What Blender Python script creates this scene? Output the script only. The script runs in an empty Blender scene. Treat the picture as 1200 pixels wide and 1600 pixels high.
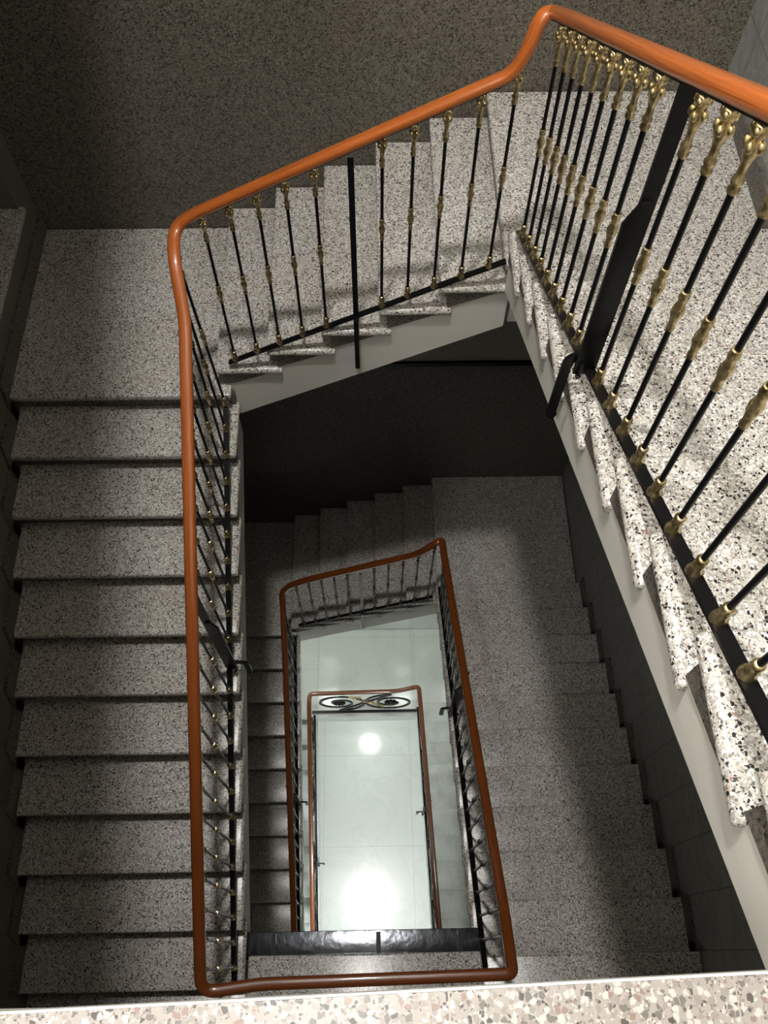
import bpy, bmesh, math
from mathutils import Vector, Matrix

sc = bpy.context.scene
COL = sc.collection

# ------------------------------------------------------------------ camera
AL, YAW, ROLL, FPX = 0.4818, 0.0290, -0.0119, 1331.2
cam_d = bpy.data.cameras.new('camera')
cam = bpy.data.objects.new('camera', cam_d)
COL.objects.link(cam)
cam_d.sensor_fit = 'VERTICAL'
cam_d.sensor_height = 36.0
cam_d.lens = FPX / 1600.0 * 36.0
cam_d.clip_start = 0.02
# camera stands at the world origin, about 1.17 m above its floor, leaning out over the well
cam.matrix_world = (Matrix.Rotation(-YAW, 4, 'Z') @ Matrix.Rotation(AL, 4, 'X') @ Matrix.Rotation(-ROLL, 4, 'Z'))
sc.camera = cam

# ------------------------------------------------------------------ world and exposure
w = bpy.data.worlds.new('world')
sc.world = w
w.use_nodes = True
w.node_tree.nodes['Background'].inputs[0].default_value = (0.6, 0.65, 0.7, 1)
w.node_tree.nodes['Background'].inputs[1].default_value = 0.02
sc.view_settings.view_transform = 'Standard'
sc.view_settings.look = 'None'
sc.view_settings.exposure = 0.0
sc.view_settings.gamma = 1.0
sc.view_settings.use_curve_mapping = False

# lamp powers (W per square metre of diffuser, as emission strength)
LAMP_TOP = 640.0
LAMP_SIDE = 66.0
LAMP_HALL = 22.0
LAMP_FRONT_FILL = 110.0

# ------------------------------------------------------------------ levels
R = 0.143
Z0 = -1.165                      # viewer's landing
ZR = Z0 - 11 * R                 # right corner landing
ZL = ZR - 6 * R                  # left corner landing
Z1 = ZL - 11 * R                 # front landing one storey down
ZR2 = Z1 - 11 * R
ZL2 = ZR2 - 6 * R
Z2 = ZL2 - 11 * R
ZM = Z2 - 11 * R                 # marble back landing
ZG = ZM - 11 * R                 # ground floor
ZR0, ZL0, ZT = Z0 + 17 * R, Z0 + 11 * R, Z0 + 28 * R
XW_L, XW_R, YW, YW2, YF = -1.86, 1.74, 3.75, 3.88, -1.7

# ------------------------------------------------------------------ materials
def newmat(name):
    m = bpy.data.materials.new(name)
    m.use_nodes = True
    nt = m.node_tree
    b = nt.nodes['Principled BSDF']
    return m, nt, b

def simple(name, col, rough=0.5, metal=0.0, coat=0.0, spec=0.5):
    m, nt, b = newmat(name)
    b.inputs['Base Color'].default_value = (*col, 1)
    b.inputs['Roughness'].default_value = rough
    b.inputs['Metallic'].default_value = metal
    b.inputs['Coat Weight'].default_value = coat
    b.inputs['Coat Roughness'].default_value = 0.08
    b.inputs['Specular IOR Level'].default_value = spec
    return m

def ramp(nt, stops, interp='CONSTANT'):
    n = nt.nodes.new('ShaderNodeValToRGB')
    cr = n.color_ramp
    cr.interpolation = interp
    while len(cr.elements) > 1:
        cr.elements.remove(cr.elements[-1])
    cr.elements[0].position = stops[0][0]
    cr.elements[0].color = (*stops[0][1], 1)
    for p, c in stops[1:]:
        e = cr.elements.new(p)
        e.color = (*c, 1)
    return n

def pos(nt):
    return nt.nodes.new('ShaderNodeNewGeometry').outputs['Position']

def mix(nt, fac, a, b, blend='MIX'):
    n = nt.nodes.new('ShaderNodeMix')
    n.data_type = 'RGBA'
    n.blend_type = blend
    L = nt.links
    for s, v in ((n.inputs[0], fac), (n.inputs[6], a), (n.inputs[7], b)):
        if isinstance(v, (int, float)):
            s.default_value = v
        elif isinstance(v, tuple):
            s.default_value = (*v, 1)
        else:
            L.new(v, s)
    return n.outputs[2]

def math_node(nt, op, a, b=None):
    n = nt.nodes.new('ShaderNodeMath')
    n.operation = op
    for i, v in enumerate((a, b)):
        if v is None:
            continue
        if isinstance(v, (int, float)):
            n.inputs[i].default_value = v
        else:
            nt.links.new(v, n.inputs[i])
    return n.outputs[0]

def terrazzo(name, stops, matrix, scale=85.0, rough=0.28, keep=0.3, tint=None, coarse2=2.3, spec=0.5, joint=None):
    m, nt, b = newmat(name)
    P = pos(nt)
    def layer(sc_, thr, keep_):
        v = nt.nodes.new('ShaderNodeTexVoronoi'); v.inputs['Scale'].default_value = sc_
        e = nt.nodes.new('ShaderNodeTexVoronoi'); e.feature = 'DISTANCE_TO_EDGE'; e.inputs['Scale'].default_value = sc_
        nt.links.new(P, v.inputs['Vector']); nt.links.new(P, e.inputs['Vector'])
        s = nt.nodes.new('ShaderNodeSeparateColor'); nt.links.new(v.outputs['Color'], s.inputs[0])
        rp = ramp(nt, stops); nt.links.new(s.outputs[0], rp.inputs[0])
        mk = math_node(nt, 'GREATER_THAN', e.outputs['Distance'], thr)
        kp = math_node(nt, 'GREATER_THAN', s.outputs[1], keep_)
        return rp.outputs[0], math_node(nt, 'MULTIPLY', mk, kp)
    c2, m2 = layer(scale * coarse2, 0.05, 0.35)
    c1, m1 = layer(scale, 0.07, keep)
    base = mix(nt, m2, matrix, c2)
    colr = mix(nt, m1, base, c1)
    # broad, uneven wear
    n = nt.nodes.new('ShaderNodeTexNoise'); n.inputs['Scale'].default_value = 1.7; n.inputs['Detail'].default_value = 4
    nt.links.new(P, n.inputs['Vector'])
    wr = ramp(nt, [(0.3, (0.86, 0.84, 0.80)), (0.7, (1.0, 1.0, 1.0))], 'LINEAR')
    nt.links.new(n.outputs[0], wr.inputs[0])
    colr = mix(nt, 1.0, colr, wr.outputs[0], 'MULTIPLY')
    if tint:
        colr = mix(nt, 1.0, colr, tint, 'MULTIPLY')
    if joint:
        sx = nt.nodes.new('ShaderNodeSeparateXYZ'); nt.links.new(P, sx.inputs[0])
        f = math_node(nt, 'MODULO', math_node(nt, 'ADD', sx.outputs[0], 10 * joint[0] - joint[1]), joint[0])
        colr = mix(nt, math_node(nt, 'LESS_THAN', f, joint[2]), colr, (0.36, 0.33, 0.29))
    nt.links.new(colr, b.inputs['Base Color'])
    b.inputs['Roughness'].default_value = rough
    b.inputs['Specular IOR Level'].default_value = spec
    return m

CHIPS = [(0.0, (0.028, 0.026, 0.025)), (0.14, (0.19, 0.175, 0.162)), (0.27, (0.34, 0.21, 0.18)), (0.29, (0.42, 0.39, 0.36)),
         (0.50, (0.62, 0.59, 0.55)), (0.75, (0.87, 0.86, 0.83))]
M = {}
M['terrazzo'] = terrazzo('terrazzo polished', CHIPS, (0.60, 0.575, 0.535), 150, 0.25)
LCH = [(0.0, (0.09, 0.083, 0.08)), (0.10, (0.17, 0.16, 0.152)), (0.24, (0.27, 0.20, 0.18)), (0.29, (0.29, 0.27, 0.255)),
       (0.48, (0.36, 0.33, 0.315)), (0.74, (0.54, 0.525, 0.505))]
M['terrazzo_landing'] = terrazzo('terrazzo pale landing', LCH, (0.37, 0.337, 0.318), 125, 0.35, 0.3, joint=(0.1718, -0.09, 0.0022))
WCH = [(0.0, (0.02, 0.018, 0.015)), (0.22, (0.10, 0.089, 0.071)), (0.50, (0.165, 0.148, 0.12)), (0.82, (0.25, 0.225, 0.185))]
M['terrazzo_wall'] = terrazzo('terrazzo dado', WCH, (0.16, 0.144, 0.117), 130, 0.5)
M['skirting'] = terrazzo('terrazzo dark skirting', WCH, (0.10, 0.095, 0.085), 120, 0.4)
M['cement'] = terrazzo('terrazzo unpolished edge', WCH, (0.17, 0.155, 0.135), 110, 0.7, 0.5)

def plaster(name, col, rough=0.55):
    m, nt, b = newmat(name)
    n = nt.nodes.new('ShaderNodeTexNoise'); n.inputs['Scale'].default_value = 3.0; n.inputs['Detail'].default_value = 6
    nt.links.new(pos(nt), n.inputs['Vector'])
    r_ = ramp(nt, [(0.3, tuple(c * 0.93 for c in col)), (0.7, col)], 'LINEAR')
    nt.links.new(n.outputs[0], r_.inputs[0]); nt.links.new(r_.outputs[0], b.inputs['Base Color'])
    b.inputs['Roughness'].default_value = rough
    return m
M['cream'] = plaster('cream painted plaster', (0.84, 0.82, 0.75))
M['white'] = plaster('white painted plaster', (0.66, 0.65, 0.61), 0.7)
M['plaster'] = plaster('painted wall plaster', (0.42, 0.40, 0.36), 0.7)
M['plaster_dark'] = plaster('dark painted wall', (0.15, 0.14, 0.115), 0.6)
M['ceiling'] = plaster('ceiling paint', (0.80, 0.79, 0.76), 0.8)

def marble(name, col, vein, tile, rough=0.12, joint=0.85, axes='XY', gap=0.004, off=(0, 0, 0), vs=1.6):
    m, nt, b = newmat(name)
    P = pos(nt)
    n = nt.nodes.new('ShaderNodeTexNoise'); n.inputs['Scale'].default_value = vs; n.inputs['Detail'].default_value = 9
    n.inputs['Roughness'].default_value = 0.65; n.inputs['Distortion'].default_value = 1.2
    nt.links.new(P, n.inputs['Vector'])
    r_ = ramp(nt, [(0.30, col), (0.47, col), (0.50, vein), (0.53, col), (0.72, tuple(min(1, c * 1.05) for c in col))], 'LINEAR')
    nt.links.new(n.outputs[0], r_.inputs[0])
    s = nt.nodes.new('ShaderNodeSeparateXYZ'); nt.links.new(P, s.inputs[0])
    fac = None
    for ax, size in zip(axes, tile):
        i = 'XYZ'.index(ax)
        a = math_node(nt, 'ADD', s.outputs[i], 100.0 * size - off[i])
        f = math_node(nt, 'MODULO', a, size)
        l = math_node(nt, 'LESS_THAN', f, gap)
        fac = l if fac is None else math_node(nt, 'MAXIMUM', fac, l)
    c = mix(nt, fac, r_.outputs[0], tuple(x * joint for x in col))
    nt.links.new(c, b.inputs['Base Color'])
    b.inputs['Roughness'].default_value = rough
    return m
M['marble'] = marble('white marble floor', (0.70, 0.73, 0.69), (0.66, 0.69, 0.65), (1.21, 1.21), 0.16, 0.78, 'XY', 0.006, (0.48, 3.75, 0))
M['marble_step'] = marble('white marble step', (0.62, 0.66, 0.63), (0.54, 0.58, 0.55), (9.0,), 0.36, 0.85, 'X', 0.001, (4.5, 0, 0), 2.4)
M['marble_wall'] = marble('grey marble wall cladding', (0.28, 0.285, 0.265), (0.20, 0.205, 0.195), (0.276, 0.62), 0.3, 0.35, 'YZ', 0.006, (0, 2.757, -6.7), 2.6)

def wood(name, k=1.0, dimming=None):
    m, nt, b = newmat(name)
    P = nt.nodes.new('ShaderNodeTexCoord').outputs['UV']
    mp = nt.nodes.new('ShaderNodeMapping'); mp.inputs['Scale'].default_value = (1.6, 26.0, 1.0)
    nt.links.new(P, mp.inputs[0])
    n = nt.nodes.new('ShaderNodeTexNoise'); n.inputs['Scale'].default_value = 2.2; n.inputs['Detail'].default_value = 8; n.inputs['Distortion'].default_value = 0.5
    nt.links.new(mp.outputs[0], n.inputs['Vector'])
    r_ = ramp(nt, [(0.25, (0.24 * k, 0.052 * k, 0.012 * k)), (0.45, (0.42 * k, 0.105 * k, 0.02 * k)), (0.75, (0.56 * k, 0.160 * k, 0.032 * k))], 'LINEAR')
    nt.links.new(n.outputs[0], r_.inputs[0])
    colr = r_.outputs[0]
    if dimming:                       # weaker light painted in: the wood darkens towards the rail's lower end
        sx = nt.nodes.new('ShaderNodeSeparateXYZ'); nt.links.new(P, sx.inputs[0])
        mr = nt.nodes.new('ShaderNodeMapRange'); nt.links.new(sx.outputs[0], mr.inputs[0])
        mr.inputs[1].default_value, mr.inputs[2].default_value = dimming
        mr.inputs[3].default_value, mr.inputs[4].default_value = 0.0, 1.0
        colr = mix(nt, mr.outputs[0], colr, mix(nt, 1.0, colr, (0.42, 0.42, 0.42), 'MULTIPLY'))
    nt.links.new(colr, b.inputs['Base Color'])
    b.inputs['Roughness'].default_value = 0.35
    b.inputs['Coat Weight'].default_value = 0.6
    b.inputs['Coat Roughness'].default_value = 0.07
    return m
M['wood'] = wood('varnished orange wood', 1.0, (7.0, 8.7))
M['wood_dim'] = wood('varnished orange wood dimmed', 0.42)  # same orange wood, with the dimmer light one storey down painted in
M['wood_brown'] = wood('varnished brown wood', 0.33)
M['black'] = simple('black gloss paint', (0.006, 0.006, 0.0065), 0.30, 0, 0, 0.18)
M['iron'] = simple('dull dark iron', (0.045, 0.04, 0.033), 0.38, 0.6)
def bronze():
    m, nt, b = newmat('aged bronze')
    n = nt.nodes.new('ShaderNodeTexNoise'); n.inputs['Scale'].default_value = 60; n.inputs['Detail'].default_value = 3
    nt.links.new(pos(nt), n.inputs['Vector'])
    r_ = ramp(nt, [(0.35, (0.34, 0.25, 0.11)), (0.65, (0.78, 0.63, 0.36))], 'LINEAR')
    nt.links.new(n.outputs[0], r_.inputs[0]); nt.links.new(r_.outputs[0], b.inputs['Base Color'])
    b.inputs['Metallic'].default_value = 0.9
    b.inputs['Roughness'].default_value = 0.27
    return m
M['bronze'] = bronze()
def polished_black():
    m, nt, b = newmat('polished black metal')
    n = nt.nodes.new('ShaderNodeTexNoise'); n.inputs['Scale'].default_value = 18; n.inputs['Detail'].default_value = 5
    nt.links.new(pos(nt), n.inputs['Vector'])
    bp = nt.nodes.new('ShaderNodeBump'); bp.inputs['Strength'].default_value = 0.25; bp.inputs['Distance'].default_value = 0.01
    nt.links.new(n.outputs[0], bp.inputs['Height']); nt.links.new(bp.outputs[0], b.inputs['Normal'])
    b.inputs['Base Color'].default_value = (0.16, 0.17, 0.19, 1)
    b.inputs['Metallic'].default_value = 1.0
    b.inputs['Roughness'].default_value = 0.22
    return m
M['plate'] = polished_black()
def emis(name, col, st):
    m, nt, b = newmat(name)
    b.inputs['Base Color'].default_value = (0.8, 0.8, 0.8, 1)
    b.inputs['Emission Color'].default_value = (*col, 1)
    b.inputs['Emission Strength'].default_value = st
    return m
M['lamp_white'] = simple('white enamel', (0.75, 0.75, 0.73), 0.4)
M['glass_dark'] = simple('frosted dark glass', (0.05, 0.055, 0.05), 0.2)

# ------------------------------------------------------------------ mesh building
class MB:
    def __init__(s): s.v = []; s.f = []; s.uv = {}; s.mi = []
    def add(s, verts, faces, mi=0):
        o = len(s.v); s.v += [tuple(v) for v in verts]
        for f in faces: s.f.append([i + o for i in f]); s.mi.append(mi)
    def box(s, x0, x1, y0, y1, z0, z1, mi=0):
        v = [(x, y, z) for z in (z0, z1) for y in (y0, y1) for x in (x0, x1)]
        s.add(v, [(0, 2, 3, 1), (4, 5, 7, 6), (0, 1, 5, 4), (2, 6, 7, 3), (0, 4, 6, 2), (1, 3, 7, 5)], mi)
    def prism(s, poly, mapf, t0, t1, mi=0):
        n = len(poly)
        v = [mapf(a, t0, b) for a, b in poly] + [mapf(a, t1, b) for a, b in poly]
        f = [tuple(range(n)), tuple(range(2 * n - 1, n - 1, -1))] + [(i, i + n, (i + 1) % n + n, (i + 1) % n) for i in range(n)]
        s.add(v, f, mi)
    def lathe(s, prof, seg=12, c=(0, 0, 0), mi=0):
        v = []; f = []
        for r_, z in prof:
            for k in range(seg):
                a = 2 * math.pi * k / seg
                v.append((c[0] + r_ * math.cos(a), c[1] + r_ * math.sin(a), c[2] + z))
        n = len(prof)
        for i in range(n - 1):
            for k in range(seg):
                a, b = i * seg + k, i * seg + (k + 1) % seg
                f.append((a, b, b + seg, a + seg))
        f.append(tuple(range(seg - 1, -1, -1))); f.append(tuple(range((n - 1) * seg, n * seg)))
        s.add(v, f, mi)
    def ball(s, c, r_, seg=10, rings=6, sz=1.0, mi=0):
        prof = [(max(1e-4, r_ * math.sin(math.pi * i / rings)), -r_ * sz * math.cos(math.pi * i / rings)) for i in range(rings + 1)]
        s.lathe(prof, seg, c, mi)
    def sweep(s, pts, prof, up=(0, 0, 1), mi=0, closed_ends=True, uv=False):
        P = [Vector(p) for p in pts]; n = len(P); m = len(prof); base = len(s.v); upv = Vector(up); d = 0.0
        for i, p in enumerate(P):
            if 0 < i < n - 1: t = (P[i + 1] - p).normalized() + (p - P[i - 1]).normalized()
            elif i == 0: t = P[1] - p
            else: t = p - P[i - 1]
            t.normalize()
            sd = t.cross(upv)
            if sd.length < 1e-4: sd = t.cross(Vector((0, 1, 0.01)))
            sd.normalize(); u = sd.cross(t)
            if i: d += (p - P[i - 1]).length
            for a, b in prof: s.v.append(tuple(p + sd * a + u * b))
            if uv:
                for k in range(m): s.uv[base + i * m + k] = (d, k / m)
        for i in range(n - 1):
            for k in range(m):
                a, b = base + i * m + k, base + i * m + (k + 1) % m
                s.f.append([a, a + m, b + m, b]); s.mi.append(mi)
        if closed_ends:
            s.f.append([base + k for k in range(m)]); s.mi.append(mi)
            s.f.append([base + (n - 1) * m + k for k in range(m - 1, -1, -1)]); s.mi.append(mi)

def wloc(o):
    p = Vector((0, 0, 0))
    while o: p = p + o.location; o = o.parent
    return p

def obj(name, mb, mat, parent=None, loc=None, bevel=0.0, smooth=False, seg=3):
    """link a mesh; vertices are world coordinates, stored relative to the parent"""
    off = Vector(loc) if loc is not None else (wloc(parent) if parent else None)
    if off is None:
        xs = [[v[i] for v in mb.v] for i in range(3)]
        off = Vector(((min(xs[0]) + max(xs[0])) / 2, (min(xs[1]) + max(xs[1])) / 2, min(xs[2])))
    me = bpy.data.meshes.new(name)
    me.from_pydata([tuple(Vector(v) - off) for v in mb.v], [], mb.f)
    mats = mat if isinstance(mat, (list, tuple)) else [mat]
    for q in mats: me.materials.append(M[q])
    for p, mi in zip(me.polygons, mb.mi): p.material_index = mi
    if mb.uv:
        uvl = me.uv_layers.new(name='UVMap')
        for l in me.loops:
            uvl.data[l.index].uv = mb.uv.get(l.vertex_index, (0, 0))
    bm = bmesh.new(); bm.from_mesh(me)
    bmesh.ops.recalc_face_normals(bm, faces=bm.faces)
    if bevel > 0:
        bmesh.ops.bevel(bm, geom=[e for e in bm.edges if e.calc_face_angle(0) > 0.5], offset=bevel, segments=seg, profile=0.5, affect='EDGES')
    bm.to_mesh(me); bm.free()
    if smooth or bevel > 0:
        for p in me.polygons: p.use_smooth = True
        me.set_sharp_from_angle(angle=math.radians(50))
    o = bpy.data.objects.new(name, me)
    COL.objects.link(o)
    if parent:
        o.parent = parent; o.location = off - wloc(parent)
    else:
        o.location = off
    return o

def tag(o, label=None, cat=None, group=None, kind=None):
    if label: o['label'] = label
    if cat: o['category'] = cat
    if group: o['group'] = group
    if kind: o['kind'] = kind
    return o

def thing(name, loc, label, cat, group=None):
    o = bpy.data.objects.new(name, None); o.empty_display_size = 0.1
    COL.objects.link(o); o.location = loc
    return tag(o, label, cat, group)

def struct(name, mb, mat, label=None, **k):
    return tag(obj(name, mb, mat, **k), label, None, None, 'structure')

# ------------------------------------------------------------------ room shell
def box_struct(name, mat, *b):
    m = MB(); m.box(*b); return struct(name, m, mat)
box_struct('wall_right', 'marble_wall', XW_R, XW_R + 0.25, YF, 4.1, ZG - 0.2, ZT + 2.7)
box_struct('wall_back_upper', 'terrazzo_wall', XW_L - 0.6, XW_R, YW, 4.1, ZL - 0.55, ZT + 2.7)
mb = MB(); mb.box(XW_L - 0.6, XW_R, YW2, 4.1, ZG - 0.2, ZL - 0.55)
struct('wall_back_lower', mb, 'terrazzo_wall')
mb = MB(); mb.box(XW_L, XW_R, YW2 - 0.012, YW2, -5.02, ZL - 0.56); struct('wall_back_plaster', mb, 'plaster')
mb = MB(); mb.box(XW_L, XW_R, YW2 - 0.035, YW2, -5.06, -5.02); struct('trim_dado', mb, 'black')
# marble lining behind the lowest landing
mb = MB(); mb.box(XW_L, XW_R, YW2 - 0.02, YW2, ZG, ZL2 - 0.6); struct('wall_back_marble', mb, 'marble')
# left wall with the window niche beside the upper corner landing
NZ0, NZ1, NY0, NY1 = ZL + 0.32, ZL + 1.5, 1.9, 3.56
mb = MB()
mb.box(XW_L - 0.6, XW_L, YF, 4.1, ZG - 0.2, NZ0 - 0.04)
mb.box(XW_L - 0.6, XW_L, YF, 4.1, NZ1, Z0 + 0.3)
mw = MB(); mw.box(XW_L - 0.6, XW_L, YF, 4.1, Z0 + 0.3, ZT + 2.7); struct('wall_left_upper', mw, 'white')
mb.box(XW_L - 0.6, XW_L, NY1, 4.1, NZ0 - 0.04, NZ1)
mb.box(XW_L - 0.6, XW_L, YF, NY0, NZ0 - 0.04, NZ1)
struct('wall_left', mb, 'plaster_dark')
box_struct('wall_front', 'white', XW_L - 0.6, XW_R + 0.25, YF - 0.2, YF, ZG - 0.2, ZT + 2.7)
box_struct('ceiling', 'ceiling', XW_L - 0.6, XW_R + 0.25, YF, 4.1, ZT + 2.7, ZT + 2.9)
box_struct('floor', 'marble', XW_L - 0.6, XW_R + 0.25, YF, 4.1, ZG - 0.2, ZG)
win = MB()
win.box(XW_L - 0.42, XW_L - 0.36, NY0, NY1, NZ0, NZ0 + 0.06); win.box(XW_L - 0.42, XW_L - 0.36, NY0, NY1, NZ1 - 0.06, NZ1)
for y in (NY0, (NY0 + NY1) / 2 - 0.03, NY1 - 0.06): win.box(XW_L - 0.42, XW_L - 0.36, y, y + 0.06, NZ0 + 0.06, NZ1 - 0.06)
wo = struct('window_1', win, 'black')
mb = MB(); mb.box(XW_L - 0.395, XW_L - 0.385, NY0 + 0.06, NY1 - 0.06, NZ0 + 0.06, NZ1 - 0.06); obj('window_pane', mb, 'glass_dark', wo)
mb = MB(); mb.box(XW_L - 0.36, XW_L + 0.03, NY0, NY1 + 0.02, NZ0 - 0.04, NZ0); obj('window_sill', mb, 'terrazzo', wo, bevel=0.008)

# ------------------------------------------------------------------ stair flights
T = 0.04
def mp_right(s, t, z): return (t, s, z)          # descends towards +Y
def mp_left(s, t, z): return (t, -s, z)          # descends towards -Y
def mp_back(s, t, z): return (-s, t, z)          # descends towards -X

def flight(label, mapf, s1, g, n, zb, tw, te, waist, mats, drop=0.0, loc=None, detail=True, cheek=True, ovl=0.062, T=T, s_top=None, nb=0.042):
    """s1: nosing of the lowest tread along the run (descending axis), te: edge on the well side"""
    tr, ri, st = mats
    sg = 1 if te > tw else -1
    tw += sg * 0.004
    zt = zb + n * R
    root = thing('stair_flight', loc or mapf(s1, (tw + te) / 2, zb), label, 'stairs', None)
    face = te - sg * 0.02
    # body with stepped top and raked soffit
    poly = []
    sb = lambda k: s1 - (k - 1) * g - nb          # front plane of the riser of tread k
    for k in range(1, n):
        poly.append((sb(k) - 0.001, zb + k * R - T))
        poly.append((sb(k + 1) - 0.001, zb + k * R - T))
    poly.append((sb(n) - 0.001, zt - T))
    poly.append((sb(n) - 0.001, zt - waist - 0.06))
    slope = R / g
    poly.append((sb(1) - 0.001, zt - waist - 0.06 - slope * (sb(1) - sb(n))))

    m = MB(); m.prism(poly, mapf, tw, face)
    obj('stringer', m, st, root)
    for k in range(1, n + 1):
        s = s1 - (k - 1) * g
        zk = zb + k * R
        if k < n:
            m = MB()
            rr = T * 0.48
            sec = [(tw, zk - T), (tw, zk)] + [(te - sg * rr + sg * rr * math.sin(q * math.pi / 10), zk - rr + rr * math.cos(q * math.pi / 10)) for q in range(0, 6)]
            sec += [(te - sg * rr + sg * rr * math.cos(q * math.pi / 10), zk - T + rr - rr * math.sin(q * math.pi / 10)) for q in range(0, 6)]
            m.prism(sec, lambda t_, e_, z_: mapf(e_, t_, z_), s, s - g - ovl)
            obj('tread', m, tr, root, bevel=0.009, seg=3)
        m = MB()
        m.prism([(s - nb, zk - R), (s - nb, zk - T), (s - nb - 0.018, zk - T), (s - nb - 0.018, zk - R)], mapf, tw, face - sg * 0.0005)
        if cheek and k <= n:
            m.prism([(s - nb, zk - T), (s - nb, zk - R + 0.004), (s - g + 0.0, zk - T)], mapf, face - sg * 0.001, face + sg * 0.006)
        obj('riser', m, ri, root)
    return root

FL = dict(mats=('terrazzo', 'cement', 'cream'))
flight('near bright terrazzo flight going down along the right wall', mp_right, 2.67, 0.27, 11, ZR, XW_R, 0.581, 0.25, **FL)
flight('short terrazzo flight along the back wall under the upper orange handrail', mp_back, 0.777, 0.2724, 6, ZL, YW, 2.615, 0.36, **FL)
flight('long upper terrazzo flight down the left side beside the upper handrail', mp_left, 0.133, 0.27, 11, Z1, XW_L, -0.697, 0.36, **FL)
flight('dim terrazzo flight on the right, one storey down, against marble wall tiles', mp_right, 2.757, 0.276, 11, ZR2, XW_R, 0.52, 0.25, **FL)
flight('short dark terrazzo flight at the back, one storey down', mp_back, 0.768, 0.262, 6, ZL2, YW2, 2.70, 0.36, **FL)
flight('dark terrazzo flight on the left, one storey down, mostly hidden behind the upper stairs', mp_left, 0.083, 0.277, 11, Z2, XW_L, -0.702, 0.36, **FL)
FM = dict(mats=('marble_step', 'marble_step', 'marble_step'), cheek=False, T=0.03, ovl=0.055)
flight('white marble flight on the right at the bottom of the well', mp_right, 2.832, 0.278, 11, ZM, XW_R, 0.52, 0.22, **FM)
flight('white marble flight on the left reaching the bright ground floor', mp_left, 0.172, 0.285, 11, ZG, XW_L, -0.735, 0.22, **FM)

# flights overhead (they throw the shade on the left treads)
def upper_flight(label, mapf, s1, g, n, zb, tw, te, waist):
    m = MB(); zt = zb + n * R
    tw += 0.004 if te > tw else -0.004
    poly = [(s1, zb)]
    for k in range(1, n): poly += [(s1 - (k - 1) * g, zb + k * R), (s1 - k * g, zb + k * R)]
    poly += [(s1 - (n - 1) * g, zt), (s1 - (n - 1) * g - 0.05, zt), (s1 - (n - 1) * g - 0.05, zt - waist), (s1, zb - waist + R)]
    m.prism(poly, mapf, tw, te)
    return tag(obj('stair_flight', m, 'cream'), label, 'stairs')
upper_flight('overhead flight above the left stairs, out of the picture', mp_left, 0.133, 0.27, 11, Z0, XW_L, -0.697, 0.30)
upper_flight('overhead flight above the back stairs, out of the picture', mp_back, 0.777, 0.2724, 6, ZL0, YW, 2.615, 0.30)
upper_flight('overhead flight above the right stairs, out of the picture', mp_right, 2.67, 0.27, 11, ZR0, XW_R, 0.581, 0.25)

# ------------------------------------------------------------------ landings
def landing(label, rects, z, th, mat='terrazzo', body='cream', bevel=0.010, tk=T, lip=0.02, skew=0.0):
    x0 = min(r_[0] for r_ in rects); x1 = max(r_[1] for r_ in rects); y0 = min(r_[2] for r_ in rects); y1 = max(r_[3] for r_ in rects)
    root = thing('stair_landing', ((x0 + x1) / 2, (y0 + y1) / 2, z - th), label, 'landing')
    for (a, b, c, d, la, lb, lc, ld) in rects:
        m = MB()
        if skew and ld == 1: m.prism([(a, c), (b, c), (b, d + skew * b), (a, d + skew * a)], lambda s_, t_, z_: (s_, z_, t_), z - tk, z)
        else: m.box(a, b, c, d, z - tk, z)
        obj('paving', m, mat, root, bevel=bevel)
        m = MB(); m.box(a + lip * la, b - lip * lb, c + lip * lc, d - lip * ld, z - th, z - tk)
        obj('slab', m, body, root)
    return root
WI = 0.004                       # clearance to the walls
xl_, xr_, yf_, yb_, yb2_ = XW_L + WI, XW_R - WI, YF + WI, YW - WI, YW2 - WI
v_l = landing('bright pale terrazzo landing edge across the bottom of the picture', [(-0.74, 0.60, yf_, -0.037, 0, 0, 0, 1), (0.60, xr_, yf_, -0.03, 0, 0, 0, 3.2), (xl_, -0.74, yf_, -0.105, 0, 0, 0, .2)], Z0, 0.30, 'terrazzo_landing', bevel=0.004, skew=0.0272)
m = MB(); m.prism([(-0.74, -0.0595), (0.60, -0.0225), (0.60, -0.0195), (-0.74, -0.0565)], lambda s_, t_, z_: (s_, z_, t_), Z0 - 0.05, Z0 + 0.0004); obj('edge_strip', m, 'white', v_l)
landing('terrazzo corner landing at upper right between bright flight and back flight', [(0.585, xr_, 2.62, yb_, 3.2, 0, 2, 0)], ZR, 0.42)
landing('wide terrazzo corner landing at left below the back wall', [(xl_, -0.72, 2.567, yb_, 0, 1.5, 3.2, 0)], ZL, 0.32)
landing('terrazzo front landing one storey down with a strip showing past the lower handrail', [(xl_, -0.70, yf_, -0.104, 0, 0, 0, .2), (-0.70, 0.55, yf_, 0.02, 0, 0, 0, 1), (0.55, xr_, yf_, -0.003, 0, 0, 0, 3.2)], Z1, 0.30)
landing('dark terrazzo corner landing on the right, one storey down', [(0.542, xr_, 2.70, yb2_, 3.2, 0, 1.5, 0)], ZR2, 0.42)
landing('dark terrazzo corner landing on the left, one storey down', [(xl_, -0.72, 2.687, yb2_, 0, 2, 3.2, 0)], ZL2, 0.32)
landing('front landing two storeys down hidden under the landing above', [(xl_, -0.70, yf_, -0.13, 0, 0, 0, 1), (-0.70, 0.52, yf_, -0.02, 0, 0, 0, 1), (0.52, xr_, yf_, 0.052, 0, 0, 0, 3.2)], Z2, 0.28)
landing('white marble back landing below the scrolled railing', [(xl_, -0.735, 2.678, YW2 - 0.024, 0, 0, 6, 0), (-0.735, 0.52, 2.70, YW2 - 0.024, 0, 0, 1, 0), (0.52, xr_, 2.805, YW2 - 0.024, 0, 0, 0, 0)], ZM, 0.25, 'marble', 'marble_step', bevel=0.003, tk=0.03, lip=0.008)
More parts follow.
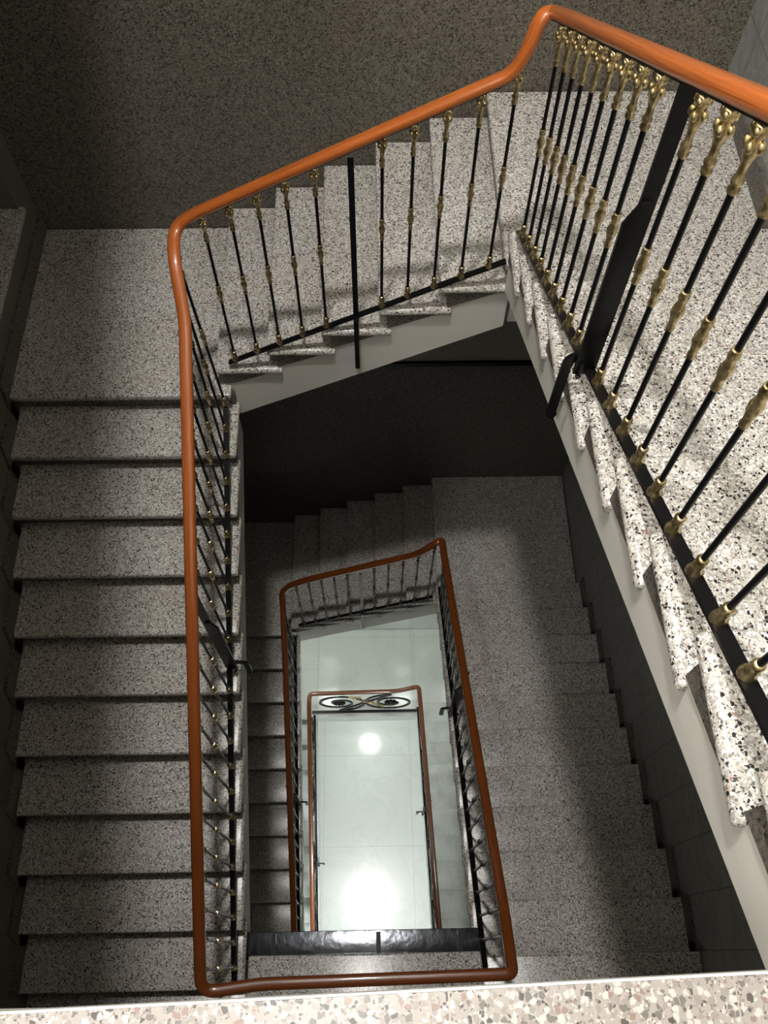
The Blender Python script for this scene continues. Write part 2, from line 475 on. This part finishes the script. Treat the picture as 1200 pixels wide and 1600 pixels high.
m = MB(); m.box(xl_, xr_, yf_, -0.03, ZT - 0.25, ZT); tag(obj('stair_landing', m, 'cream'), 'overhead landing above the camera, out of the picture', 'landing')
m = MB(); m.box(xl_, -0.75, 2.62, yb_, ZL0 - 0.3, ZL0); tag(obj('stair_landing', m, 'cream'), 'overhead left corner landing, out of the picture', 'landing')
m = MB(); m.box(0.64, xr_, 2.68, yb_, ZR0 - 0.3, ZR0); tag(obj('stair_landing', m, 'cream'), 'overhead right corner landing, out of the picture', 'landing')

# polished black plate along the edge of the front landing, one storey down
pl = thing('edge_plate', (-0.08, 0.08, Z1 - 0.03), 'glossy black metal plate along the front landing edge below the lower handrail', 'metal plate')
m = MB(); m.box(-0.72, 0.55, 0.0, 0.135, Z1 - 0.042, Z1 - 0.03); obj('plate', m, 'plate', pl, bevel=0.003)
for x in (-0.57, 0.0, 0.445):
    m = MB(); m.box(x - 0.012, x + 0.012, 0.0, 0.125, Z1 - 0.03, Z1 - 0.02); obj('clip', m, 'black', pl)

# stepped skirtings on the side walls
def skirt(name, mapf, s1, g, n, zb, t, sg, h=0.11, mat='skirting'):
    m = MB()
    for k in range(0, n):
        s = s1 - (k - 1) * g
        if k >= 1:
            z = zb + k * R
            m.prism([(s, z), (s, z + h), (s - g, z + h), (s - g, z)], mapf, t, t + sg * 0.014)
            m.prism([(s - g, z), (s - g, z + h + R), (s - g + 0.05, z + h), (s - g + 0.05, z)], mapf, t, t + sg * 0.014)
    return struct(name, m, mat)
skirt('baseboard_right_upper', mp_right, 2.67, 0.27, 11, ZR, XW_R, -1)
skirt('baseboard_left_upper', mp_left, 0.133, 0.27, 11, Z1, XW_L, 1)
skirt('baseboard_right_lower', mp_right, 2.757, 0.276, 11, ZR2, XW_R, -1)
skirt('baseboard_left_lower', mp_left, 0.083, 0.277, 11, Z2, XW_L, 1)
mb = MB(); mb.box(XW_L, XW_L + 0.014, 2.567, YW, ZL, ZL + 0.12); struct('baseboard_left_landing', mb, 'skirting')
mb = MB(); mb.box(XW_R - 0.014, XW_R, 2.67, YW, ZR, ZR + 0.12); struct('baseboard_right_landing', mb, 'skirting')

# ------------------------------------------------------------------ railings
def bez_corner(pts, rads, n=7):
    out = []
    P = [Vector(p) for p in pts]
    for i, p in enumerate(P):
        r_ = rads[i]
        if i in (0, len(P) - 1) or r_ <= 0: out.append(p); continue
        a = P[i - 1] - p; b = P[i + 1] - p
        ra = min(r_, a.length * 0.48); rb = min(r_, b.length * 0.48)
        A = p + a.normalized() * ra; B = p + b.normalized() * rb
        for k in range(n + 1):
            t = k / n
            out.append(A * (1 - t) ** 2 + p * 2 * t * (1 - t) + B * t * t)
    return out
def rail_profile(wd, h, n=20):
    pr = []
    for k in range(n):
        a = 2 * math.pi * k / n
        c, s = math.cos(a), math.sin(a)
        x = math.copysign(abs(c) ** 0.75, c) * wd / 2
        y = math.copysign(abs(s) ** (0.85 if s > 0 else 0.6), s) * h / 2
        pr.append((x, y))
    return pr
def handrail(pts, rads, parent, mat='wood', wd=0.051, h=0.038):
    path = bez_corner(pts, rads)
    dense = [path[0]]
    for p in path[1:]:
        d = (p - dense[-1]).length
        k = max(1, int(d / 0.12)); q = dense[-1].copy()
        for i in range(1, k + 1): dense.append(q.lerp(p, i / k))
    m = MB(); m.sweep(dense, rail_profile(wd, h), uv=True)
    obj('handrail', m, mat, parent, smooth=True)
    m = MB(); lo = [p - Vector((0, 0, h / 2 + 0.002)) for p in dense]
    m.sweep(lo, [(-0.014, -0.004), (0.014, -0.004), (0.014, 0.004), (-0.014, 0.004)])
    obj('rail_strip', m, 'black', parent)

def flat_bar(name, a, b, wd, th, parent, mat='black'):
    m = MB(); m.sweep([a, b], [(-wd / 2, -th / 2), (wd / 2, -th / 2), (wd / 2, th / 2), (-wd / 2, th / 2)])
    return obj(name, m, mat, parent)

ROD_R = 0.0067
TOP = [(0.0065, -0.140), (0.0105, -0.138), (0.0115, -0.130), (0.0085, -0.124), (0.0110, -0.118), (0.0118, -0.112), (0.0085, -0.105),
       (0.0075, -0.085), (0.0105, -0.068), (0.0145, -0.055), (0.0155, -0.046), (0.0115, -0.036), (0.0105, -0.030), (0.0150, -0.020), (0.0160, -0.012), (0.0125, -0.003), (0.006, 0.0)]
KNU = [(0.0065, -0.055), (0.0095, -0.053), (0.0098, -0.046), (0.0080, -0.040), (0.0088, -0.026), (0.0128, -0.006), (0.0135, 0.004), (0.0105, 0.018), (0.0085, 0.028),
       (0.0112, 0.036), (0.0112, 0.042), (0.0088, 0.046), (0.0105, 0.051), (0.0100, 0.056), (0.0062, 0.057)]
FOOT = [(0.0150, 0.0), (0.0172, 0.004), (0.0168, 0.012), (0.0125, 0.018), (0.0108, 0.028), (0.0125, 0.040), (0.0105, 0.044), (0.0090, 0.047), (0.0118, 0.052), (0.0122, 0.058), (0.0095, 0.063), (0.0065, 0.064)]
_cache = {}
def proto_mesh(kind, fn, mats):
    if kind not in _cache:
        m = fn()
        o = obj('proto', m, mats, None, loc=(0, 0, 0), smooth=True)
        _cache[kind] = o.data
        o.data.name = kind[0] if isinstance(kind, tuple) else kind
        bpy.data.objects.remove(o)
    return _cache[kind]
def top_mb():
    m = MB(); m.lathe(TOP, 14)
    for k in range(4):
        a = math.pi / 4 + k * math.pi / 2
        m.ball((0.0135 * math.cos(a), 0.0135 * math.sin(a), -0.043), 0.0085, 8, 6, 1.4)
        m.ball((0.0110 * math.cos(a), 0.0110 * math.sin(a), -0.014), 0.0085, 8, 6, 1.2)
    return m
def knu_mb():
    m = MB(); m.lathe(KNU, 14)
    for k in range(4):
        a = k * math.pi / 2
        m.ball((0.0095 * math.cos(a), 0.0095 * math.sin(a), 0.0), 0.0052, 6, 6, 3.0)
    return m
def foot_mb():
    m = MB(); m.lathe(FOOT, 14); return m
def rod_mb(L):
    m = MB(); m.lathe([(ROD_R, 0.0), (ROD_R, L)], 10); return m
def small_mb(L):
    m = MB(); m.lathe([(ROD_R * 1.15, 0.0), (ROD_R * 1.15, L)], 8)
    m.lathe([(a, b) for a, b in FOOT], 8, mi=1)
    m.lathe([(a * 1.1, b + L * 0.5) for a, b in KNU], 8, mi=1)
    m.lathe([(a, b + L) for a, b in TOP], 8, mi=1)
    return m
def link(name, me, parent, loc, rot=None):
    o = bpy.data.objects.new(name, me); COL.objects.link(o); o.parent = parent; o.location = loc
    if rot is not None: o.rotation_euler = rot
    return o
def baluster(a, b, parent, full=True):
    a, b = Vector(a), Vector(b); d = b - a; L = round(d.length, 2)
    rot = d.to_track_quat('Z', 'Y').to_euler()
    rl = Vector(a) - wloc(parent)
    if not full:
        me = proto_mesh(('baluster_small', L), lambda: small_mb(L), ['black', 'iron'])
        return link('baluster', me, parent, rl, rot)
    o = link('baluster', proto_mesh(('baluster', L), lambda: rod_mb(L), 'black'), parent, rl, rot)
    t = link('top_collar', proto_mesh('top_collar', top_mb, 'bronze'), o, (0, 0, L))
    k = link('knuckle', proto_mesh('knuckle', knu_mb, 'bronze'), o, (0, 0, L * 0.505))
    f = link('foot_cup', proto_mesh('foot_cup', foot_mb, 'bronze'), o, (0, 0, 0))
    return o

def post_right(x, y, zb, L, parent, out=-1, drop=0.13, reach=0.085):
    """flat bar post with a doubled lower part and a bracket fixed to the side of the stringer"""
    m = MB()
    fx = lambda s_, t, z: (s_, t, z)
    m.prism([(x - out * 0.020, zb - 0.01), (x + out * 0.017, zb - 0.01), (x + out * 0.017, zb + L), (x - out * 0.020, zb + L)], fx, y - 0.005, y + 0.005)
    m.prism([(x - out * 0.006, zb - 0.01), (x + out * 0.044, zb - 0.01), (x + out * 0.044, zb + L * 0.60), (x + out * 0.017, zb + L * 0.67), (x - out * 0.006, zb + L * 0.67)], fx, y - 0.014, y - 0.004)
    o = obj('post', m, 'black', parent)
    m = MB()
    path = bez_corner([(x - 0.004, y + 0.005, zb + 0.05), (x + out * 0.02, y + 0.005, zb + 0.055), (x + out * reach, y + 0.01, zb + 0.03), (x + out * (reach + 0.003), y + 0.012, zb - drop), (x + out * (reach - 0.012), y + 0.012, zb - drop - 0.005)], [0, 0.015, 0.03, 0.02, 0])
    m.sweep(path, [(-0.014, -0.006), (0.014, -0.006), (0.014, 0.006), (-0.014, 0.006)], up=(0, 1, 0))
    m.lathe([(0.009, 0.0), (0.009, 0.004), (0.005, 0.006), (0.005, 0.05)], 8, (x + out * 0.03, y - 0.02, zb - 0.012))
    obj('bracket', m, 'black', o)
    return o

def lerp(a, b, t): return tuple(a[i] + (b[i] - a[i]) * t for i in range(3))

# ---- upper railing: from the viewer's landing down around the well to the landing below
N1 = lambda y: ZR + R * (1 + (2.67 - y) / 0.27)
NB1 = lambda x: ZL + R * (1 + (x + 0.777) / 0.2724)
NL1 = lambda y: ZL - R * (2.567 - y) / 0.27
r1 = thing('stair_railing', (-0.05, 1.3, Z1), 'large upper black iron railing with bronze collars and bright orange wooden handrail', 'railing')
hr1 = [(-0.74, -0.125, -0.14), (0.605, -0.125, -0.14), (0.612, 0.10, N1(0.10) + 0.925), (0.612, 2.50, N1(2.50) + 0.925), (0.607, 2.672, -1.672), (0.560, 2.652, -1.668),
       (0.531, 2.632, -1.775), (0.488, 2.628, -1.858), (0.425, 2.628, -1.888), (-0.70, 2.628, -2.454), (-0.782, 2.60, -2.500), (-0.772, 2.46, -2.535), (-0.742, 2.281, -2.677),
       (-0.742, 0.15, -3.911)]
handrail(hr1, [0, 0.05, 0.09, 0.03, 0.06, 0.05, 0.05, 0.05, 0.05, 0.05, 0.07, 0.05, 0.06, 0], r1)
bz = 0.016                                            # bar height above the nosing line
flat_bar('bottom_bar', (0.615, 2.62, N1(2.62) + bz), (0.615, 0.0, N1(0.0) + bz), 0.030, 0.010, r1)
flat_bar('bottom_bar', (-0.70, 2.628, NB1(-0.70) + 0.010), (0.585, 2.628, NB1(0.585) + 0.010), 0.026, 0.010, r1)
flat_bar('bottom_bar', (-0.742, 2.55, NL1(2.55) + bz), (-0.742, -0.09, NL1(-0.09) + bz), 0.028, 0.010, r1)
def rail_z(poly, ax, val):
    for a, b in zip(poly, poly[1:]):
        if min(a[ax], b[ax]) <= val <= max(a[ax], b[ax]) and abs(a[ax] - b[ax]) > 1e-6:
            t = (val - a[ax]) / (b[ax] - a[ax]); return lerp(a, b, t)
    a, b = min(zip(poly, poly[1:]), key=lambda q: min(abs(q[0][ax] - val), abs(q[1][ax] - val)))
    return lerp(a, b, (val - a[ax]) / (b[ax] - a[ax]))
def up_to_rail(poly, ax, base, lo=0.021):
    p = rail_z(poly, ax, base[ax])
    return (p[0], p[1], p[2] - lo)
ysR = [2.545 - 0.1165 * i for i in range(9)] + [1.614] + [1.372 - 0.121 * i for i in range(10)]
for y in ysR:
    a = (0.615, y, N1(y) + bz + 0.004); baluster(a, up_to_rail(hr1[2:5], 1, a), r1)
post_right(0.615, 1.465, N1(1.465) + bz, 0.90, r1, drop=0.25, reach=0.060)
xsB = [-0.666 + 0.1155 * i for i in range(5)] + [0.054 + 0.1150 * i for i in range(5)]
for x in xsB:
    a = (x, 2.628, NB1(x) + 0.015); baluster(a, up_to_rail(hr1[6:10], 0, a), r1)
m = MB(); zc = NB1(-0.064); m.box(-0.075, -0.053, 2.592, 2.600, zc - 0.34, zc + 0.01); m.box(-0.076, -0.052, 2.600, 2.634, zc + 0.0, zc + 0.010)
m.box(-0.076, -0.052, 2.622, 2.634, zc + 0.0, zc + 0.885)
obj('post', m, 'black', r1)
ysL = [2.515 - 0.1185 * i for i in range(10)] + [1.219 - 0.1138 * i for i in range(12)]
for y in ysL:
    a = (-0.742, y, NL1(y) + bz + 0.004); baluster(a, up_to_rail(hr1[10:14], 1, a), r1)
post_right(-0.742, 1.334, NL1(1.334) + bz, 0.99, r1, out=1)

# ---- middle railing, one storey down
N2 = lambda y: ZR2 + R * (1 + (2.757 - y) / 0.276)
NB2 = lambda x: ZL2 + R * (1 + (x + 0.768) / 0.262)
NL2 = lambda y: ZL2 - R * (2.687 - y) / 0.277
r2 = thing('stair_railing', (-0.08, 1.3, Z2), 'middle dark iron railing with orange wooden handrail darkened by painted-in dim light, one storey down', 'railing')
hr2 = [(-0.742, 0.15, -3.911), (-0.742, 0.03, -3.982), (-0.742, -0.118, -4.075), (-0.503, -0.090, -4.085), (0.565, -0.072, -4.085), (0.578, 0.174, -4.300), (0.5145, 2.55, -5.600), (0.512, 2.735, -5.690), (0.470, 2.715, -5.690), (0.415, 2.70, -5.745),
       (0.348, 2.70, -5.841), (0.277, 2.70, -5.896), (-0.533, 2.70, -6.324), (-0.671, 2.70, -6.420), (-0.755, 2.68, -6.520), (-0.755, 2.602, -6.640), (-0.741, 2.08, -6.940),
       (-0.701, 0.136, -7.957), (-0.695, -0.12, -8.10), (0.50, -0.09, -8.13)]
handrail(hr2, [0, 0.05, 0.07, 0.06, 0.03, 0.09, 0.05, 0.05, 0.04, 0.04, 0.04, 0.05, 0.05, 0.05, 0.05, 0.05, 0.05, 0.05, 0.04, 0], r2, 'wood_dim')
flat_bar('bottom_bar', (0.548, 2.72, N2(2.72) + bz), (0.565, -0.06, N2(-0.06) + bz), 0.030, 0.010, r2)
flat_bar('bottom_bar', (-0.69, 2.712, NB2(-0.69) + 0.010), (0.50, 2.712, NB2(0.50) + 0.010), 0.026, 0.010, r2)
flat_bar('bottom_bar', (-0.742, 2.67, NL2(2.67) + bz), (-0.742, -0.05, NL2(-0.05) + bz), 0.028, 0.010, r2)
for y in [2.60 - 0.119 * i for i in range(9)] + [1.39 - 0.1195 * i for i in range(12)]:
    a = (0.565 - 0.0062 * y, y, N2(y) + bz + 0.004); baluster(a, up_to_rail(hr2[5:8], 1, a), r2, False)
post_right(0.556, 1.525, N2(1.525) + bz, 0.90, r2)
for x in [-0.635 + 0.1065 * i for i in range(5)] + [0.005 + 0.1135 * i for i in range(5)]:
    a = (x, 2.712, NB2(x) + 0.015); baluster(a, up_to_rail(hr2[9:15], 0, a), r2, False)
m = MB(); zc = NB2(-0.102); m.box(-0.113, -0.091, 2.678, 2.686, zc - 0.34, zc + 0.01); m.box(-0.114, -0.090, 2.684, 2.716, zc, zc + 0.010); m.box(-0.114, -0.090, 2.706, 2.716, zc, zc + 0.85)
obj('post', m, 'black', r2)
for y in [2.60 - 0.118 * i for i in range(11)] + [1.16 - 0.118 * i for i in range(11)]:
    a = (-0.742, y, NL2(y) + bz + 0.004); baluster(a, up_to_rail(hr2[15:18], 1, a), r2, False)
post_right(-0.742, 1.285, NL2(1.285) + bz, 0.92, r2, out=1)

# ---- lowest railing with scrollwork
N3 = lambda y: ZM + R * (1 + (2.832 - y) / 0.278)
NL3 = lambda y: ZM - R * (2.678 - y) / 0.285
r3 = thing('stair_railing', (-0.1, 1.4, ZG), 'lowest railing with black iron scrollwork above the white marble floor', 'railing')
hr3 = [(0.538, -0.10, -8.18), (0.536, 0.094, -8.282), (0.514, 2.55, -9.60), (0.512, 2.80, -9.770), (0.405, 2.783, -9.79), (0.25, 2.767, -9.845), (-0.700, 2.758, -9.86), (-0.768, 2.756, -9.87),
       (-0.775, 2.66, -9.890), (-0.772, 1.969, -10.22), (-0.761, 0.153, -11.087), (-0.760, -0.1, -11.2)]
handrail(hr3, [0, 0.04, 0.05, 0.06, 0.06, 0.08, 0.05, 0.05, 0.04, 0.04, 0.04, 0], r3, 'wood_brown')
flat_bar('bottom_bar', (0.530, 2.76, N3(2.76) + bz), (0.545, -0.06, N3(-0.06) + bz), 0.026, 0.010, r3)
flat_bar('bottom_bar', (-0.80, 2.76, ZM + 0.035), (0.53, 2.76, ZM + 0.035), 0.030, 0.030, r3)
flat_bar('bottom_bar', (-0.765, 2.72, NL3(2.72) + bz), (-0.765, 0.0, NL3(0.0) + bz), 0.026, 0.010, r3)
def spiral(cx, cz, r0, r1_, turns, a0, n=46, sgn=1):
    return [(cx + (r0 + (r1_ - r0) * k / n) * math.cos(a0 + sgn * 2 * math.pi * turns * k / n), cz + (r0 + (r1_ - r0) * k / n) * math.sin(a0 + sgn * 2 * math.pi * turns * k / n)) for k in range(n + 1)]
BARP = [(-0.015, -0.008), (0.015, -0.008), (0.015, 0.008), (-0.015, 0.008)]
def scroll_panel(mapf, u0, u1, zf):
    """S-scroll of flat bar with rosettes and leaves; u runs along the panel, zf(u) is its lower edge, 0.8 m tall"""
    wd = u1 - u0; zc = 0.40
    ca, cb = u0 + wd * 0.26, u0 + wd * 0.74; ro = min(0.36, wd * 0.26)
    def put(pts): return [mapf(u, zf(u) + z) for u, z in pts]
    A = spiral(ca, zc, 0.08, ro, 1.75, math.pi, sgn=-1)
    B = spiral(cb, zc, 0.08, ro, 1.75, 0.0, sgn=-1)
    up = Vector(mapf(u0, 0)).cross(Vector((0, 0, 0))) if False else (0, 0, 1)
    nrm = (Vector(mapf(u1, 0)) - Vector(mapf(u0, 0))).cross(Vector((0, 0, 1))).normalized()
    for S in (A, B):
        m = MB(); m.sweep(put(S), BARP, up=nrm)
        obj('scroll', m, 'black', r3)
    m = MB(); m.sweep(put([A[-1]] + [(A[-1][0] + (B[-1][0] - A[-1][0]) * k / 8, A[-1][1] + (B[-1][1] - A[-1][1]) * (k / 8)) for k in range(1, 8)] + [B[-1]]), BARP, up=nrm)
    obj('scroll', m, 'black', r3)
    for c in (ca, cb):
        m = MB(); q = Vector(mapf(c, zf(c) + zc))
        m.ball(q, 0.035, 10, 6)
        for k in range(8):
            a = k * math.pi / 4
            m.ball(Vector(mapf(c + 0.055 * math.cos(a), zf(c) + zc + 0.055 * math.sin(a))), 0.024, 8, 5)
        obj('rosette', m, 'black', r3)
    mid = (u0 + u1) / 2
    m = MB()
    for (du, dz, an) in ((-0.06, 0.12, -0.5), (0.03, 0.04, -0.35), (0.12, -0.06, -0.5), (-0.13, 0.24, -0.2), (0.18, -0.16, -0.9)):
        pts = []
        for k in range(7):
            t = k / 6 - 0.5
            pts.append((mid + du + 0.17 * t * math.cos(an), zc + dz + 0.17 * t * math.sin(an), 0.022 * math.cos(math.pi * t) + 0.003))
        vs = []
        for (u, z, hw) in pts:
            for (e, f) in ((0, hw), (1, 0), (0, -hw), (-1, 0)):
                q = Vector(mapf(u, zf(u) + z + f)) + nrm * e * 0.012
                vs.append(q)
        fs = [(i * 4 + j, i * 4 + (j + 1) % 4, i * 4 + 4 + (j + 1) % 4, i * 4 + 4 + j) for i in range(6) for j in range(4)] + [(0, 1, 2, 3), (24, 25, 26, 27)]
        m.add(vs, fs)
    obj('leaf', m, 'bronze', r3)
scroll_panel(lambda u, z: (u, 2.76, z), -0.78, 0.53, lambda u: ZM + 0.05)
for (a, b) in ((0.15, 1.35), (1.45, 2.70)):
    scroll_panel(lambda u, z: (0.545 - 0.0055 * u, u, z), a, b, lambda u: N3(u) + 0.03)
    scroll_panel(lambda u, z: (-0.768, u, z), a, b, lambda u: NL3(u) + 0.03)
for (x, yy, out) in ((0.535, 1.4, -1), (-0.765, 1.05, 1)):
    post_right(x, yy, (N3 if x > 0 else NL3)(yy) + bz, 0.85, r3, out=out)

# ------------------------------------------------------------------ lamps
def lamp(name, label, x, y, z, sx, sy, strength, col=(1, 0.98, 0.95), round_=False, h=0.06):
    key = 'diffuser ' + label[:18]
    M[key] = emis(key, col, strength)
    root = thing(name, (x, y, z), label, 'lamp')
    m = MB()
    if round_: m.lathe([(sx / 2 * 1.1, -h * 0.5), (sx / 2 * 1.1, 0.0)], 24, (x, y, z))
    else: m.box(x - sx / 2 * 1.05, x + sx / 2 * 1.05, y - sy / 2 * 1.05, y + sy / 2 * 1.05, z - h * 0.5, z)
    obj('base', m, 'lamp_white', root)
    m = MB()
    if round_: m.lathe([(sx / 2 * 0.9, -h), (sx / 2, -h * 0.5)], 24, (x, y, z))
    else: m.box(x - sx / 2, x + sx / 2, y - sy / 2, y + sy / 2, z - h, z - h * 0.5)
    obj('diffuser', m, key, root)
    return root
PX, PY, PZ, PR = -0.24, 1.55, 2.50, 0.16
M['globe'] = emis('lamp globe', (1.0, 0.97, 0.93), LAMP_TOP)
pend = thing('pendant_lamp', (PX, PY, PZ), 'white globe lamp hanging in the middle of the stairwell, out of the picture', 'lamp')
m = MB(); m.ball((PX, PY, PZ), PR, 24, 16); obj('globe', m, 'globe', pend, smooth=True)
m = MB(); m.lathe([(0.045, PZ + PR - 0.005), (0.05, PZ + PR + 0.01), (0.03, PZ + PR + 0.06), (0.006, PZ + PR + 0.08), (0.006, ZT + 2.69)], 12, (PX, PY, 0)); obj('cord', m, 'black', pend)
lamp('ceiling_lamp', 'long lamp under the landing overhead behind the camera, out of the picture', -1.45, -1.1, ZT - 0.25, 0.3, 0.9, LAMP_SIDE)
lamp('ceiling_lamp', 'round lamp under the white marble back landing', -0.094, 2.995, ZM - 0.25, 0.24, 0.24, LAMP_HALL * 2.5, (0.95, 1.0, 0.95), True)
lamp('ceiling_lamp', 'lamp under the right corner landing lighting the marble landing', 1.15, 3.25, ZR2 - 0.42, 0.5, 0.5, LAMP_HALL, (0.95, 1.0, 0.94))  # added unseen lamp that brightens the marble landing
lamp('ceiling_lamp', 'lamp under the left corner landing lighting the marble landing', -1.25, 3.25, ZL2 - 0.32, 0.5, 0.5, LAMP_HALL, (0.95, 1.0, 0.94))  # second added lamp, evens out the light on the marble landing
lamp('ceiling_lamp', 'lamp under the front landing lighting the ground floor', -0.15, -0.25, Z2 - 0.28, 0.6, 0.3, LAMP_FRONT_FILL, (0.93, 0.98, 1.0))  # added fill lamp, out of view, brightens the ground floor
